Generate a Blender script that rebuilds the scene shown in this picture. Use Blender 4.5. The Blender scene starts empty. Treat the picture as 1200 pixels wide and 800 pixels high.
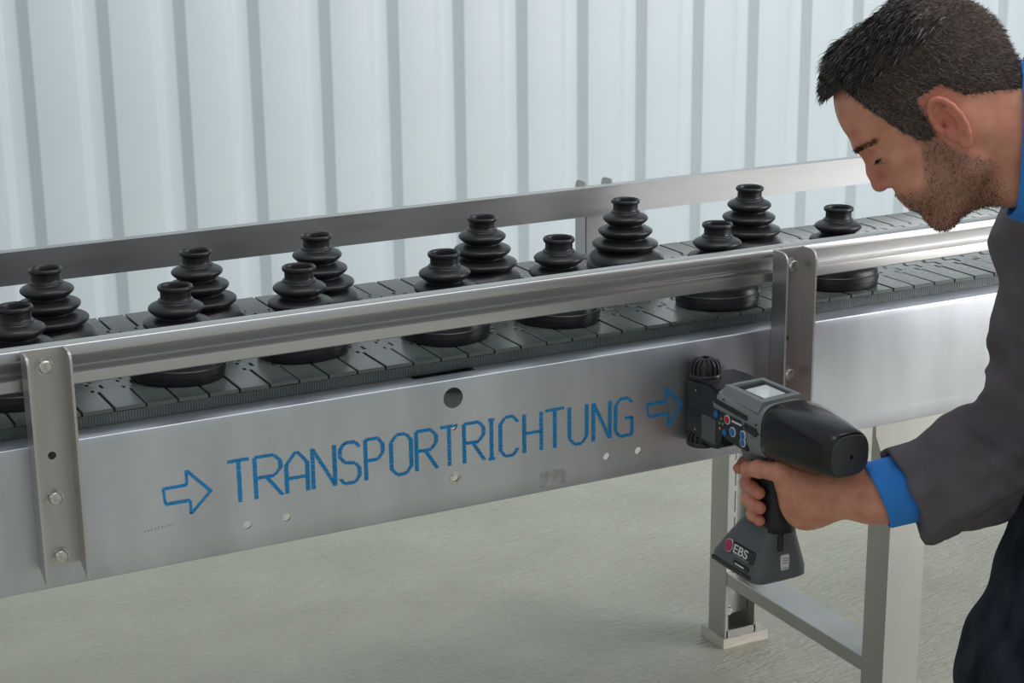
import bpy, bmesh, math, random
import numpy as np
from mathutils import Vector, Matrix
random.seed(7); np.random.seed(7)
scene = bpy.context.scene
COL = scene.collection

# ------------------------------------------------------------------ camera
cam_d = bpy.data.cameras.new('camera'); cam = bpy.data.objects.new('camera', cam_d); COL.objects.link(cam)
cr = Vector((0.8872, -0.4613, -0.0105)); cd = Vector((-0.1349, -0.2376, -0.9619))
cr.normalize(); cd = (cd - cr*cd.dot(cr)).normalized(); cf = cr.cross(cd)
mw = Matrix.Identity(4)
for i in range(3):
    mw[i][0] = cr[i]; mw[i][1] = -cd[i]; mw[i][2] = -cf[i]
mw[0][3], mw[1][3], mw[2][3] = -1.2409, -1.9036, 1.359
cam.matrix_world = mw
cam_d.sensor_width = 36.0; cam_d.lens = 2060.5*36/1200; cam_d.clip_start = .05
scene.camera = cam

# ------------------------------------------------------------------ world, lights, exposure
w = bpy.data.worlds.new('world'); scene.world = w; w.use_nodes = True
w.node_tree.nodes['Background'].inputs[0].default_value = (.80, .87, .92, 1)
w.node_tree.nodes['Background'].inputs[1].default_value = .40
def area_light(name, loc, target, sx, sy, power, col):
    l = bpy.data.lights.new(name, 'AREA'); l.shape = 'RECTANGLE'; l.size = sx; l.size_y = sy; l.energy = power; l.color = col
    o = bpy.data.objects.new(name, l); COL.objects.link(o); o.location = loc
    o.rotation_euler = (Vector(target)-Vector(loc)).to_track_quat('-Z', 'Y').to_euler(); return o
area_light('gate_right_offscreen', (4.7, -2.9, 2.0), (0.4, 0.8, .7), 3.6, 3.6, 238, (1.0, .995, .99))
area_light('ceiling_lamp_offscreen', (.5, -.6, 4.6), (.5, .2, 0), 4.0, 1.6, 50, (1.0, .99, .96))
vs = scene.view_settings
vs.view_transform = 'Standard'; vs.look = 'None'; vs.exposure = 0.14; vs.gamma = 1.0; vs.use_curve_mapping = False

# ------------------------------------------------------------------ materials
def mat(name, col, rough=.5, metal=0.0, spec=.5, noise=None, bump=None, coat=0.0, sss=0.0):
    """noise=(scale, amount, stretch xyz): tint variation; bump=(scale, strength, dist, stretch)"""
    m = bpy.data.materials.new(name); m.use_nodes = True; nt = m.node_tree; N = nt.nodes; L = nt.links
    b = N['Principled BSDF']
    b.inputs['Base Color'].default_value = (*col, 1); b.inputs['Roughness'].default_value = rough
    b.inputs['Metallic'].default_value = metal; b.inputs['Specular IOR Level'].default_value = spec
    b.inputs['Coat Weight'].default_value = coat
    if sss: b.inputs['Subsurface Weight'].default_value = sss; b.inputs['Subsurface Scale'].default_value = .006; b.inputs['Subsurface Radius'].default_value = (1, .35, .2)
    tc = N.new('ShaderNodeTexCoord')
    def tex(scale, stretch, detail=5):
        mp = N.new('ShaderNodeMapping'); mp.inputs['Scale'].default_value = stretch
        L.new(tc.outputs['Object'], mp.inputs['Vector'])
        t = N.new('ShaderNodeTexNoise'); t.inputs['Scale'].default_value = scale; t.inputs['Detail'].default_value = detail
        L.new(mp.outputs[0], t.inputs['Vector']); return t
    if noise:
        t = tex(noise[0], noise[2]); r = N.new('ShaderNodeMapRange')
        r.inputs['From Min'].default_value = .3; r.inputs['From Max'].default_value = .7
        r.inputs['To Min'].default_value = 1-noise[1]; r.inputs['To Max'].default_value = 1+noise[1]
        L.new(t.outputs['Fac'], r.inputs[0])
        mx = N.new('ShaderNodeMix'); mx.data_type = 'RGBA'; mx.blend_type = 'MULTIPLY'; mx.inputs['Factor'].default_value = 1
        mx.inputs[6].default_value = (*col, 1); L.new(r.outputs[0], mx.inputs[7]); L.new(mx.outputs[2], b.inputs['Base Color'])
        r2 = N.new('ShaderNodeMapRange'); r2.inputs['To Min'].default_value = max(.03, rough-.08); r2.inputs['To Max'].default_value = rough+.08
        t2 = tex(noise[0]*2.3, noise[2]); L.new(t2.outputs['Fac'], r2.inputs[0]); L.new(r2.outputs[0], b.inputs['Roughness'])
    if bump:
        t = tex(bump[0], bump[3], 6); bp = N.new('ShaderNodeBump'); bp.inputs['Strength'].default_value = bump[1]; bp.inputs['Distance'].default_value = bump[2]
        L.new(t.outputs['Fac'], bp.inputs['Height']); L.new(bp.outputs[0], b.inputs['Normal'])
    return m
U = (1, 1, 1)
M_steel = mat('brushed_steel', (.60, .62, .675), .38, .9, .5, (9, .12, (1.3, 1, .5)), (60, .05, .001, (.15, 1, 1)))
M_rail = mat('rail_steel', (.55, .545, .54), .32, .95, .5, (14, .10, (.12, 1, 1)), (90, .06, .001, (.1, 1, 1)))
M_brk = mat('bracket_steel', (.56, .535, .53), .38, .93, .5, (18, .10, (1, 1, .25)))
M_bolt = mat('bolt_zinc', (.66, .65, .62), .33, .9, .5, (160, .25, U), (300, .3, .001, U))
M_leg = mat('leg_steel', (.52, .51, .49), .42, .9, .5, (10, .08, (1, 1, .2)))
M_rubber = mat('black_rubber', (.017, .018, .020), .36, 0, .5, (40, .25, U), (120, .05, .002, U))
M_slat = mat('slat_plastic', (.10, .114, .108), .26, 0, .6, (14, .22, (1, .5, 1)), (60, .03, .001, U))
M_white = mat('sheet_paint', (.62, .69, .735), .38, 0, .45, (2.5, .02, U))
M_ink = mat('blue_ink', (.012, .25, .58), .5, 0, .3, (220, .25, U))
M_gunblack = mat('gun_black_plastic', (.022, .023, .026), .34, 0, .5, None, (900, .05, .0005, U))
M_guntail = mat('gun_gloss_black', (.012, .0125, .014), .23, 0, .5, None, (300, .03, .0005, U))
M_gungrey = mat('gun_grey_plastic', (.225, .25, .25), .45, 0, .4, None, (1200, .08, .0004, U))
M_gunbase = mat('gun_base_grey', (.115, .125, .133), .45, 0, .4, None, (1200, .08, .0004, U))
M_grip = mat('grip_rubber', (.016, .017, .019), .5)
M_screen = mat('screen_glass', (.72, .78, .77), .10, 0, .5)  # bright reflection on the glass is put into the pale base colour
M_slot = mat('slot_shade_dark', (.02, .022, .024), .4)
M_btnblue = mat('button_blue', (.01, .17, .50), .35); M_btnred = mat('button_red', (.55, .02, .04), .35)
M_print = mat('white_print', (.75, .75, .75), .5); M_pink = mat('logo_red', (.45, .02, .10), .4); M_greyprint = mat('grey_print', (.25, .25, .26), .5)
M_green = mat('led_green', (.1, .4, .12), .4); M_yellow = mat('led_yellow', (.6, .35, .05), .4)
M_coat = mat('coat_cloth', (.145, .128, .140), .85, 0, .25, (30, .12, U), (1400, .25, .0006, U))
M_blue = mat('blue_shirt', (.045, .27, .80), .75, 0, .25, (40, .08, U), (1500, .2, .0005, U))
M_jeans = mat('dark_denim', (.022, .027, .038), .85, 0, .2, (26, .7, (1, 1, .5)), (900, .4, .0008, U))
M_hair = mat('dark_hair', (.024, .018, .0155), .40, 0, .5); M_hair2 = mat('side_hair', (.20, .155, .135), .5, 0, .45)
M_beard = mat('beard_hair', (.10, .068, .052), .55, 0, .4)
M_eye = mat('eye_white', (.28, .23, .20), .3); M_iris = mat('iris_brown', (.03, .015, .01), .15)
M_shoe = mat('shoe_leather', (.02, .018, .017), .5)
M_wood = mat('pale_wood', (.62, .58, .50), .7, 0, .3, (25, .12, (1, 1, 6)))
M_scratch = mat('pencil_grey', (.22, .22, .24), .6)

def skin_material():
    m = mat('skin', (.46, .20, .125), .46, 0, .4, None, (420, .10, .0012, U), 0, .10)
    nt = m.node_tree; N = nt.nodes; L = nt.links; b = N['Principled BSDF']
    tc = N.new('ShaderNodeTexCoord')
    n1 = N.new('ShaderNodeTexNoise'); n1.inputs['Scale'].default_value = 45; n1.inputs['Detail'].default_value = 6; L.new(tc.outputs['Object'], n1.inputs['Vector'])
    r = N.new('ShaderNodeValToRGB'); r.color_ramp.elements[0].position = .32; r.color_ramp.elements[1].position = .7
    r.color_ramp.elements[0].color = (.64, .25, .16, 1); r.color_ramp.elements[1].color = (.77, .36, .245, 1)
    L.new(n1.outputs['Fac'], r.inputs[0])
    a = N.new('ShaderNodeVertexColor'); a.layer_name = 'tone'
    sep = N.new('ShaderNodeSeparateColor'); L.new(a.outputs['Color'], sep.inputs[0])
    prev = r.outputs[0]
    for ch, c in ((0, (.26, .145, .105, 1)), (1, (.60, .17, .13, 1)), (2, (.11, .075, .062, 1))):
        mx = N.new('ShaderNodeMix'); mx.data_type = 'RGBA'
        L.new(sep.outputs[ch], mx.inputs['Factor']); L.new(prev, mx.inputs[6]); mx.inputs[7].default_value = c; prev = mx.outputs[2]
    L.new(prev, b.inputs['Base Color'])
    return m
M_skin = skin_material()

def floor_material():
    m = bpy.data.materials.new('coated_floor'); m.use_nodes = True; nt = m.node_tree; N = nt.nodes; L = nt.links; b = N['Principled BSDF']
    tc = N.new('ShaderNodeTexCoord')
    n = N.new('ShaderNodeTexNoise'); n.inputs['Scale'].default_value = 5; n.inputs['Detail'].default_value = 6; L.new(tc.outputs['Object'], n.inputs['Vector'])
    r = N.new('ShaderNodeValToRGB'); r.color_ramp.elements[0].color = (.45, .445, .355, 1); r.color_ramp.elements[1].color = (.53, .525, .425, 1)
    r.color_ramp.elements[0].position = .3; r.color_ramp.elements[1].position = .7; L.new(n.outputs['Fac'], r.inputs[0])
    L.new(r.outputs[0], b.inputs['Base Color']); b.inputs['Roughness'].default_value = .42
    # trowel ripple relief: short ridges
    mp = N.new('ShaderNodeMapping'); mp.inputs['Scale'].default_value = (13, 72, 1); mp.inputs['Rotation'].default_value = (0, 0, math.radians(-14)); L.new(tc.outputs['Object'], mp.inputs['Vector'])
    n2 = N.new('ShaderNodeTexNoise'); n2.inputs['Scale'].default_value = 1.6; n2.inputs['Detail'].default_value = 3; n2.inputs['Distortion'].default_value = 1.2; L.new(mp.outputs[0], n2.inputs['Vector'])
    n3 = N.new('ShaderNodeTexNoise'); n3.inputs['Scale'].default_value = 90; n3.inputs['Detail'].default_value = 3; L.new(tc.outputs['Object'], n3.inputs['Vector'])
    ad = N.new('ShaderNodeMath'); ad.operation = 'MULTIPLY_ADD'; ad.inputs[1].default_value = .35; L.new(n3.outputs['Fac'], ad.inputs[0]); L.new(n2.outputs['Fac'], ad.inputs[2])
    bp = N.new('ShaderNodeBump'); bp.inputs['Strength'].default_value = .6; bp.inputs['Distance'].default_value = .009; L.new(ad.outputs[0], bp.inputs['Height']); L.new(bp.outputs[0], b.inputs['Normal'])
    return m
M_floor = floor_material()

# ------------------------------------------------------------------ helpers
def link(name, me, m=None, parent=None, smooth=False):
    o = bpy.data.objects.new(name, me); COL.objects.link(o)
    if m is not None and not me.materials: me.materials.append(m)
    if parent is not None: o.parent = parent
    if smooth:
        me.polygons.foreach_set('use_smooth', [True]*len(me.polygons))
    return o
def obj(name, bm, m, parent=None, smooth=False, angle=None):
    bmesh.ops.recalc_face_normals(bm, faces=bm.faces)
    me = bpy.data.meshes.new(name); bm.to_mesh(me); bm.free()
    if angle is not None:
        me.polygons.foreach_set('use_smooth', [True]*len(me.polygons)); me.set_sharp_from_angle(angle=math.radians(angle))
    return link(name, me, m, parent, smooth)
def empty(name, loc=(0, 0, 0), parent=None):
    o = bpy.data.objects.new(name, None); COL.objects.link(o); o.location = loc; o.empty_display_size = .05
    if parent is not None: o.parent = parent
    return o
def tag(o, label=None, cat=None, group=None, kind=None):
    if label: o['label'] = label
    if cat: o['category'] = cat
    if group: o['group'] = group
    if kind: o['kind'] = kind
    return o
def box(bm, x0, x1, y0, y1, z0, z1, bevel=0, seg=2):
    r = bmesh.ops.create_cube(bm, size=1); vs_ = r['verts']
    for v in vs_:
        v.co.x = x0 if v.co.x < 0 else x1; v.co.y = y0 if v.co.y < 0 else y1; v.co.z = z0 if v.co.z < 0 else z1
    if bevel:
        es = list({e for v in vs_ for e in v.link_edges})
        bmesh.ops.bevel(bm, geom=es, offset=bevel, segments=seg, profile=.5, affect='EDGES')
    return bm
def extrude_poly(bm, pts, axis, a0, a1):
    """closed 2D polygon pts extruded along axis from a0 to a1; pts are the other two coordinates in xyz order"""
    def P(p, a):
        c = list(p); c.insert(axis, a); return c
    A = [bm.verts.new(P(p, a0)) for p in pts]; B = [bm.verts.new(P(p, a1)) for p in pts]
    n = len(pts)
    for i in range(n): bm.faces.new((A[i], A[(i+1) % n], B[(i+1) % n], B[i]))
    bm.faces.new(A); bm.faces.new(B[::-1]); return bm
def cyl(bm, p0, p1, r0, r1=None, seg=24, caps=True):
    p0 = Vector(p0); p1 = Vector(p1); r1 = r0 if r1 is None else r1; d = p1-p0
    m = Matrix.Translation((p0+p1)/2) @ d.to_track_quat('Z', 'Y').to_matrix().to_4x4()
    bmesh.ops.create_cone(bm, cap_ends=caps, segments=seg, radius1=r0, radius2=r1, depth=d.length, matrix=m); return bm
def lathe(bm, prof, seg=40, mod=None, center=(0, 0, 0)):
    rings = []
    for r, z in prof:
        rg = []
        for k in range(seg):
            a = 2*math.pi*k/seg; rr = r*(mod(a, r, z) if mod else 1)
            rg.append(bm.verts.new((center[0]+rr*math.cos(a), center[1]+rr*math.sin(a), center[2]+z)))
        rings.append(rg)
    for A, B in zip(rings, rings[1:]):
        for k in range(seg): bm.faces.new((A[k], A[(k+1) % seg], B[(k+1) % seg], B[k]))
    return rings
def smooth_profile(pts, n=3):
    """Catmull-Rom resample"""
    out = []; P = [pts[0]]+list(pts)+[pts[-1]]
    for i in range(1, len(P)-2):
        for k in range(n):
            t = k/n; a, b_, c, d = P[i-1], P[i], P[i+1], P[i+2]
            out.append(tuple(.5*((2*b_[j])+(-a[j]+c[j])*t+(2*a[j]-5*b_[j]+4*c[j]-d[j])*t*t+(-a[j]+3*b_[j]-3*c[j]+d[j])*t**3) for j in (0, 1)))
    out.append(pts[-1]); return out
def loft(bm, sections, seg=32, cap=True):
    """sections: (y, xc, zc, half_w, half_h, exponent) superellipse rings along y"""
    rings = []
    for y, xc, zc, hw, hh, e in sections:
        rg = []
        for k in range(seg):
            a = 2*math.pi*k/seg; c, s = math.cos(a), math.sin(a)
            rg.append(bm.verts.new((xc+hw*math.copysign(abs(c)**(2/e), c), y, zc+hh*math.copysign(abs(s)**(2/e), s))))
        rings.append(rg)
    for A, B in zip(rings, rings[1:]):
        for k in range(seg): bm.faces.new((A[k], A[(k+1) % seg], B[(k+1) % seg], B[k]))
    if cap: bm.faces.new(rings[0][::-1]); bm.faces.new(rings[-1])
    return rings
def boolean_cut(o, cutter_bm):
    me = bpy.data.meshes.new('cut'); bmesh.ops.recalc_face_normals(cutter_bm, faces=cutter_bm.faces); cutter_bm.to_mesh(me); cutter_bm.free()
    c = bpy.data.objects.new('cut', me); COL.objects.link(c)
    md = o.modifiers.new('b', 'BOOLEAN'); md.object = c; md.operation = 'DIFFERENCE'; md.solver = 'EXACT'
    dg = bpy.context.evaluated_depsgraph_get(); nm = bpy.data.meshes.new_from_object(o.evaluated_get(dg))
    o.modifiers.clear(); old = o.data; nm.name = old.name; o.data = nm; bpy.data.meshes.remove(old)
    bpy.data.objects.remove(c); bpy.data.meshes.remove(me)

# ---- signed-distance modelling (numpy) polygonised with surface nets
class Grid:
    def __init__(s, lo, hi, step):
        s.lo = np.array(lo, float); s.step = step
        s.n = [int(math.ceil((h-l)/step))+1 for l, h in zip(lo, hi)]
        ax = [np.float32(l)+np.arange(n, dtype=np.float32)*np.float32(step) for l, n in zip(lo, s.n)]
        s.x, s.y, s.z = ax[0][:, None, None], ax[1][None, :, None], ax[2][None, None, :]
        s.F = np.full(s.n, 1e3, np.float32)
    def cone(s, a, b, ra, rb):
        a = np.array(a, float); b = np.array(b, float); d = b-a; L2 = max(float(d@d), 1e-12)
        px, py, pz = s.x-a[0], s.y-a[1], s.z-a[2]
        t = np.clip((px*d[0]+py*d[1]+pz*d[2])/L2, 0, 1).astype(np.float32)
        return np.sqrt((px-t*d[0])**2+(py-t*d[1])**2+(pz-t*d[2])**2)-(ra+(rb-ra)*t)
    def ell(s, c, r, rot=None):
        p = [s.x-c[0], s.y-c[1], s.z-c[2]]
        if rot is not None:
            R_ = np.array(rot.transposed())
            p = [p[0]*R_[i][0]+p[1]*R_[i][1]+p[2]*R_[i][2] for i in range(3)]
        q = [p[i]/r[i] for i in range(3)]; k0 = np.sqrt(q[0]**2+q[1]**2+q[2]**2)
        k1 = np.sqrt((q[0]/r[0])**2+(q[1]/r[1])**2+(q[2]/r[2])**2)
        return (k0*(k0-1)/np.maximum(k1, 1e-9)).astype(np.float32)
    def add(s, d, k): s.F = smin(s.F, d, k)
    def sub(s, d, k): s.F = -smin(-s.F, d, k)
    def chain(s, pts, k, k_in=None):
        """pts: list of (x,y,z,r) joined as tapered capsules"""
        for p, q in zip(pts, pts[1:]): s.add(s.cone(p[:3], q[:3], p[3], q[3]), k)
    def mesh(s): return surface_net(s.F, s.lo, s.step)
def smin(a, b, k):
    h = np.maximum(k-np.abs(a-b), 0)/k
    return np.minimum(a, b)-h*h*k*.25
def surface_net(F, lo, step):
    ins = F < 0; nx, ny, nz = F.shape
    acc = np.zeros((nx-1, ny-1, nz-1, 3), np.float32); cnt = np.zeros((nx-1, ny-1, nz-1), np.float32)
    sl = lambda o, n: slice(o, n-1+o)
    corners = [(i, j, k) for i in (0, 1) for j in (0, 1) for k in (0, 1)]
    for c in corners:
        for ax in range(3):
            if c[ax]: continue
            c2 = list(c); c2[ax] = 1
            A = F[sl(c[0], nx), sl(c[1], ny), sl(c[2], nz)]; B = F[sl(c2[0], nx), sl(c2[1], ny), sl(c2[2], nz)]
            x = (A < 0) != (B < 0)
            t = np.where(x, A/np.where(x, A-B, 1), 0)
            cnt += x
            for d in range(3): acc[..., d] += np.where(x, (t if d == ax else c[d]), 0)
    act = cnt > 0; idx = -np.ones(act.shape, np.int64); ii = np.argwhere(act); idx[act] = np.arange(len(ii))
    V = (ii+acc[act]/cnt[act][:, None])*step+lo
    faces = []
    for ax in range(3):
        o = [0, 0, 0]; b_, c_ = [(1, 2), (2, 0), (0, 1)][ax]
        s0 = [slice(None)]*3; s1 = [slice(None)]*3; s0[ax] = slice(0, -1); s1[ax] = slice(1, None)
        s0[b_] = s1[b_] = slice(1, -1); s0[c_] = s1[c_] = slice(1, -1)
        A = ins[tuple(s0)]; B = ins[tuple(s1)]
        for flip in (False, True):
            e = np.argwhere((~A & B) if flip else (A & ~B))
            if not len(e): continue
            e[:, b_] += 1; e[:, c_] += 1
            q = []
            for db, dc in ((-1, -1), (0, -1), (0, 0), (-1, 0)):
                f = e.copy(); f[:, b_] += db; f[:, c_] += dc; q.append(idx[f[:, 0], f[:, 1], f[:, 2]])
            q = np.stack(q, 1); faces.append(q[:, ::-1] if flip else q)
    Q = np.concatenate(faces)
    return V, Q[(Q >= 0).all(1)]
def relax(V, Q, it=2, lam=.5):
    e = np.concatenate([Q[:, [0, 1]], Q[:, [1, 2]], Q[:, [2, 3]], Q[:, [3, 0]]]); e = np.concatenate([e, e[:, ::-1]])
    n = np.bincount(e[:, 0], minlength=len(V))[:, None]
    for _ in range(it):
        s = np.stack([np.bincount(e[:, 0], weights=V[e[:, 1], d], minlength=len(V)) for d in range(3)], 1)
        V = V+lam*(s/np.maximum(n, 1)-V)
    return V
def normals(V, Q):
    fn = np.cross(V[Q[:, 2]]-V[Q[:, 0]], V[Q[:, 3]]-V[Q[:, 1]])
    N = np.zeros_like(V)
    for i in range(4):
        for d in range(3): N[:, d] += np.bincount(Q[:, i], weights=fn[:, d], minlength=len(V))
    return N/np.maximum(np.linalg.norm(N, axis=1, keepdims=True), 1e-12)
def np_mesh(name, V, Q, m, parent=None, smooth=True):
    me = bpy.data.meshes.new(name); me.vertices.add(len(V)); me.vertices.foreach_set('co', np.asarray(V, np.float32).ravel())
    k = Q.shape[1]; me.loops.add(len(Q)*k); me.loops.foreach_set('vertex_index', np.asarray(Q, np.int32).ravel())
    me.polygons.add(len(Q)); me.polygons.foreach_set('loop_start', np.arange(0, len(Q)*k, k, dtype=np.int32))
    me.update(calc_edges=True); me.validate()
    return link(name, me, m, parent, smooth)

# ================================================================== SETTING
bm = bmesh.new(); box(bm, -6, 8, -6, 2.86, -.08, 0)
floor = tag(obj('floor', bm, M_floor), 'pale grey green coated hall floor with rippled surface', kind='structure')
WY = 2.76; PITCH = .2085; RX0 = -.114
bm = bmesh.new(); box(bm, RX0-15*PITCH, RX0+30*PITCH, WY+.035, WY+.10, 0, 4.2)
wall = tag(obj('wall_back', bm, M_white), 'pale blue grey trapezoidal sheet metal wall', kind='structure')
def panel_mesh():
    """one sheet, five grooves, 1.04 m wide; starts just inside the lit flank of a groove"""
    f_, b_, h_ = .0262, .040, .0235
    pts = [(.004, .0036)]
    for k in range(5):
        x = k*PITCH
        if k: pts += [(x, 0)]
        pts += [(x+f_, h_), (x+f_+b_, h_), (x+2*f_+b_, 0)]
    x = 5*PITCH; pts += [(x, 0), (x+.0075, .0067)]
    # soften creases
    q = [pts[0]]
    for i in range(1, len(pts)-1):
        p0, p1, p2 = (Vector(pts[i+j]) for j in (-1, 0, 1))
        r = .0035
        a = p1+(p0-p1).normalized()*min(r, (p0-p1).length*.4); c = p1+(p2-p1).normalized()*min(r, (p2-p1).length*.4)
        q += [tuple(a), tuple((a+p1*2+c)/4), tuple(c)]
    q.append(pts[-1])
    back = [(x_, y_+.0012) for x_, y_ in q[::-1]]
    bm = bmesh.new(); extrude_poly(bm, q+back, 2, 0, 4.2)
    bmesh.ops.recalc_face_normals(bm, faces=bm.faces)
    me = bpy.data.meshes.new('wall_panel'); bm.to_mesh(me); bm.free(); me.materials.append(M_white)
    me.polygons.foreach_set('use_smooth', [True]*len(me.polygons)); me.set_sharp_from_angle(angle=math.radians(32)); return me
pm = panel_mesh()
for k in range(-3, 5):
    o = link('wall_panel', pm, None, wall); o.location = (RX0+(3+5*k)*PITCH, WY, 0)

# ================================================================== CONVEYOR
conv = empty('conveyor', (0, .25, 0))
tag(conv, 'stainless steel slat chain conveyor with guard rails carrying black bellows', 'conveyor')
conv.matrix_world = Matrix.Translation((0, .25, 0)); OFF = Vector((0, -.25, 0))
def part(name, bm, m, parent=None, **kw):
    o = obj(name, bm, m, parent or conv, **kw)
    if parent is None or parent is conv: o.location = OFF
    return o
XA, XB = -1.6, 1.55
ZB, ZT = .5388, .7132
# --- near side plate with holes
bm = bmesh.new()
r = .002; prof = [(.043, ZT), (.002, ZT)]
prof += [(.002-r*math.sin(a), ZT-r+r*math.cos(a)) for a in (math.pi/6, math.pi/3)] + [(0, ZT-r), (0, ZB+.004)]
prof += [(.0012, ZB+.001), (.004, ZB), (.018, ZB)]
th = .003
inner = [(.018, ZB+th), (.006, ZB+th), (th, ZB+.006), (th, ZT-r), (.006, ZT-th), (.043, ZT-th)]
extrude_poly(bm, prof+inner, 0, XA, XB)
plate = part('side_plate', bm, M_steel, angle=40)
cut = bmesh.new()
for x, z, rr in ((-.3423, .6893, .0135), (-.3419, .6509, .0042), (-.3410, .5821, .0045), (-.6193, .5721, .0052), (-.5692, .5724, .0052), (-.1185, .5722, .0052), (-.0694, .5722, .0052), (.1655, .6973, .0047), (-.8443, .7007, .0047)):
    cyl(cut, (x, -.01, z), (x, .015, z), rr, seg=28)
bm2 = bmesh.new(); box(cut, -.385, -.298, .024, .06, ZT-.02, ZT+.02)
bm2.free()
boolean_cut(plate, cut)
plate.data.set_sharp_from_angle(angle=math.radians(40))
# far side plate
bm = bmesh.new(); extrude_poly(bm, [(.487-p[0], p[1]) for p in prof+inner], 0, XA, XB)
part('side_plate', bm, M_steel, angle=40)
# washer ring round the lower hole, worn rectangular mark, tiny pencil note
bm = bmesh.new()
lathe(bm, [(.0046, .0), (.0046, .0012), (.0085, .0009), (.0088, 0)], 28)
bmesh.ops.rotate(bm, verts=bm.verts, matrix=Matrix.Rotation(math.pi/2, 3, 'X')); bmesh.ops.translate(bm, verts=bm.verts, vec=(-.3410, -.0001, .5821))
o = obj('rivet_nut', bm, M_bolt, plate)
bm = bmesh.new(); box(bm, -.219, -.181, -.0004, .0005, .546, .568)
obj('worn_label_patch', bm, mat('worn_patch', (.50, .50, .51), .5, .6, .5, (90, .25, U)), plate)
bm = bmesh.new()
for k in range(9):
    x = -.745+k*.0042; h = random.uniform(.002, .004); box(bm, x, x+.0006, -.00025, .0003, .587+k*.0003, .587+k*.0003+h)
    if k % 2: box(bm, x, x+.003, -.00025, .0003, .588+k*.0003, .5885+k*.0003)
obj('pencil_marks', bm, M_scratch, plate)
# cross bar glimpsed through the big hole
bm = bmesh.new(); box(bm, -.40, -.28, .026, .046, .6838, .6872); part('cross_tie', bm, M_rail)
bm = bmesh.new(); box(bm, XA, XB, .05, .44, .640, .699); part('chain_bed', bm, M_rail)

# --- guard rails
def rail_profile(sgn, y0):
    p = [(.033, .822), (.0150, .822), (.0132, .8208), (.0125, .8190), (.0108, .8118), (.0112, .8104), (.0126, .8094), (.0290, .7925), (.0290, .7910), (.0270, .7900), (.0115, .7896), (.0100, .7890), (.0098, .7878), (.0098, .7765), (.0115, .7750), (.033, .7750)]
    return [(y0+sgn*y, z) for y, z in p]
bm = bmesh.new(); extrude_poly(bm, rail_profile(1, 0), 0, XA, .1655); part('guard_rail', bm, M_rail, angle=40)
bm = bmesh.new(); extrude_poly(bm, rail_profile(1, 0), 0, .1662, XB); part('guard_rail', bm, M_rail, angle=40)
bm = bmesh.new(); extrude_poly(bm, rail_profile(-1, .5525), 0, XA, XB); part('guard_rail', bm, M_rail, angle=40)
# --- C brackets with hex bolts
def bolt_bm(r=.0078, h=.0062):
    bm = bmesh.new()
    cyl(bm, (0, 0, 0), (0, -.0016, 0), r*1.28, seg=24)
    cyl(bm, (0, -.0016, 0), (0, -.0016-h*.8, 0), r, seg=6)
    cyl(bm, (0, -.0016-h*.8, 0), (0, -.0016-h, 0), r*.98, r*.82, seg=18)
    for a in range(3):
        c = math.radians(20+120*a); box(bm, .45*r*math.cos(c)-.001, .45*r*math.cos(c)+.001, -.0016-h-.0003, -.0016-h+.0002, .45*r*math.sin(c)-.0004, .45*r*math.sin(c)+.0004)
    return bm
bolt_me = None
def bolt(parent, loc, rot=0):
    global bolt_me
    if bolt_me is None:
        o = obj('hex_bolt', bolt_bm(), M_bolt, parent, angle=30); bolt_me = o.data
    else: o = link('hex_bolt', bolt_me, None, parent)
    o.location = loc; o.rotation_euler = (0, random.uniform(0, 1), rot); return o
def bracket(x0, x1, z0, z1, y_web, sgn, bolts, holes, zw=None):
    """web against the frame at y_web, flanges standing off by sgn"""
    t = .003; fl = .032; rc = .012
    def flange(xa, xb):
        bm = bmesh.new(); ya, yb = y_web, y_web+sgn*fl
        pts = [(ya, z0), (yb, z0-.012 if sgn < 0 else z0)]
        pts += [(yb-sgn*rc*(1-math.cos(a)), z1-rc+rc*math.sin(a)) for a in (0, .4, .8, 1.2, math.pi/2)] + [(ya, z1)]
        extrude_poly(bm, pts, 0, xa, xb); return bm
    bm = flange(x0, x0+t)
    b2 = bmesh.new(); extrude_poly(b2, [(x0+t*.5, y_web), (x1-t*.5, y_web), (x1-t*.5, y_web+sgn*t), (x0+t*.5, y_web+sgn*t)], 2, z0, zw or z1)
    me = bpy.data.meshes.new('t'); b2.to_mesh(me); bm.from_mesh(me); bpy.data.meshes.remove(me); b2.free()
    b3 = flange(x1-t, x1); me = bpy.data.meshes.new('t'); b3.to_mesh(me); bm.from_mesh(me); bpy.data.meshes.remove(me); b3.free()
    o = part('rail_bracket', bm, M_brk)
    for x, z in bolts: bolt(o, (x, y_web+sgn*t, z), 0 if sgn < 0 else math.pi)
    if holes:
        h = bmesh.new()
        for x, z in holes: cyl(h, (x, y_web-.006, z), (x, y_web+.006, z), .0047, seg=20)
        boolean_cut(o, h)
    return o
bracket(-.869, -.8195, .569, .825, -.0005, -1, [(-.8442, .8057), (-.8455, .6508), (-.8444, .5799)], [(-.8443, .7007)])
bracket(.1415, .192, .569, .824, -.0005, -1, [(.1706, .8004), (.1697, .6462), (.1697, .5799)], [(.1655, .6973)])
bracket(.164, .216, .569, .8255, .553, 1, [(.19, .80)], [], .812)
bracket(-.869, -.8195, .569, .8255, .553, 1, [(-.844, .80)], [], .812)

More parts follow.
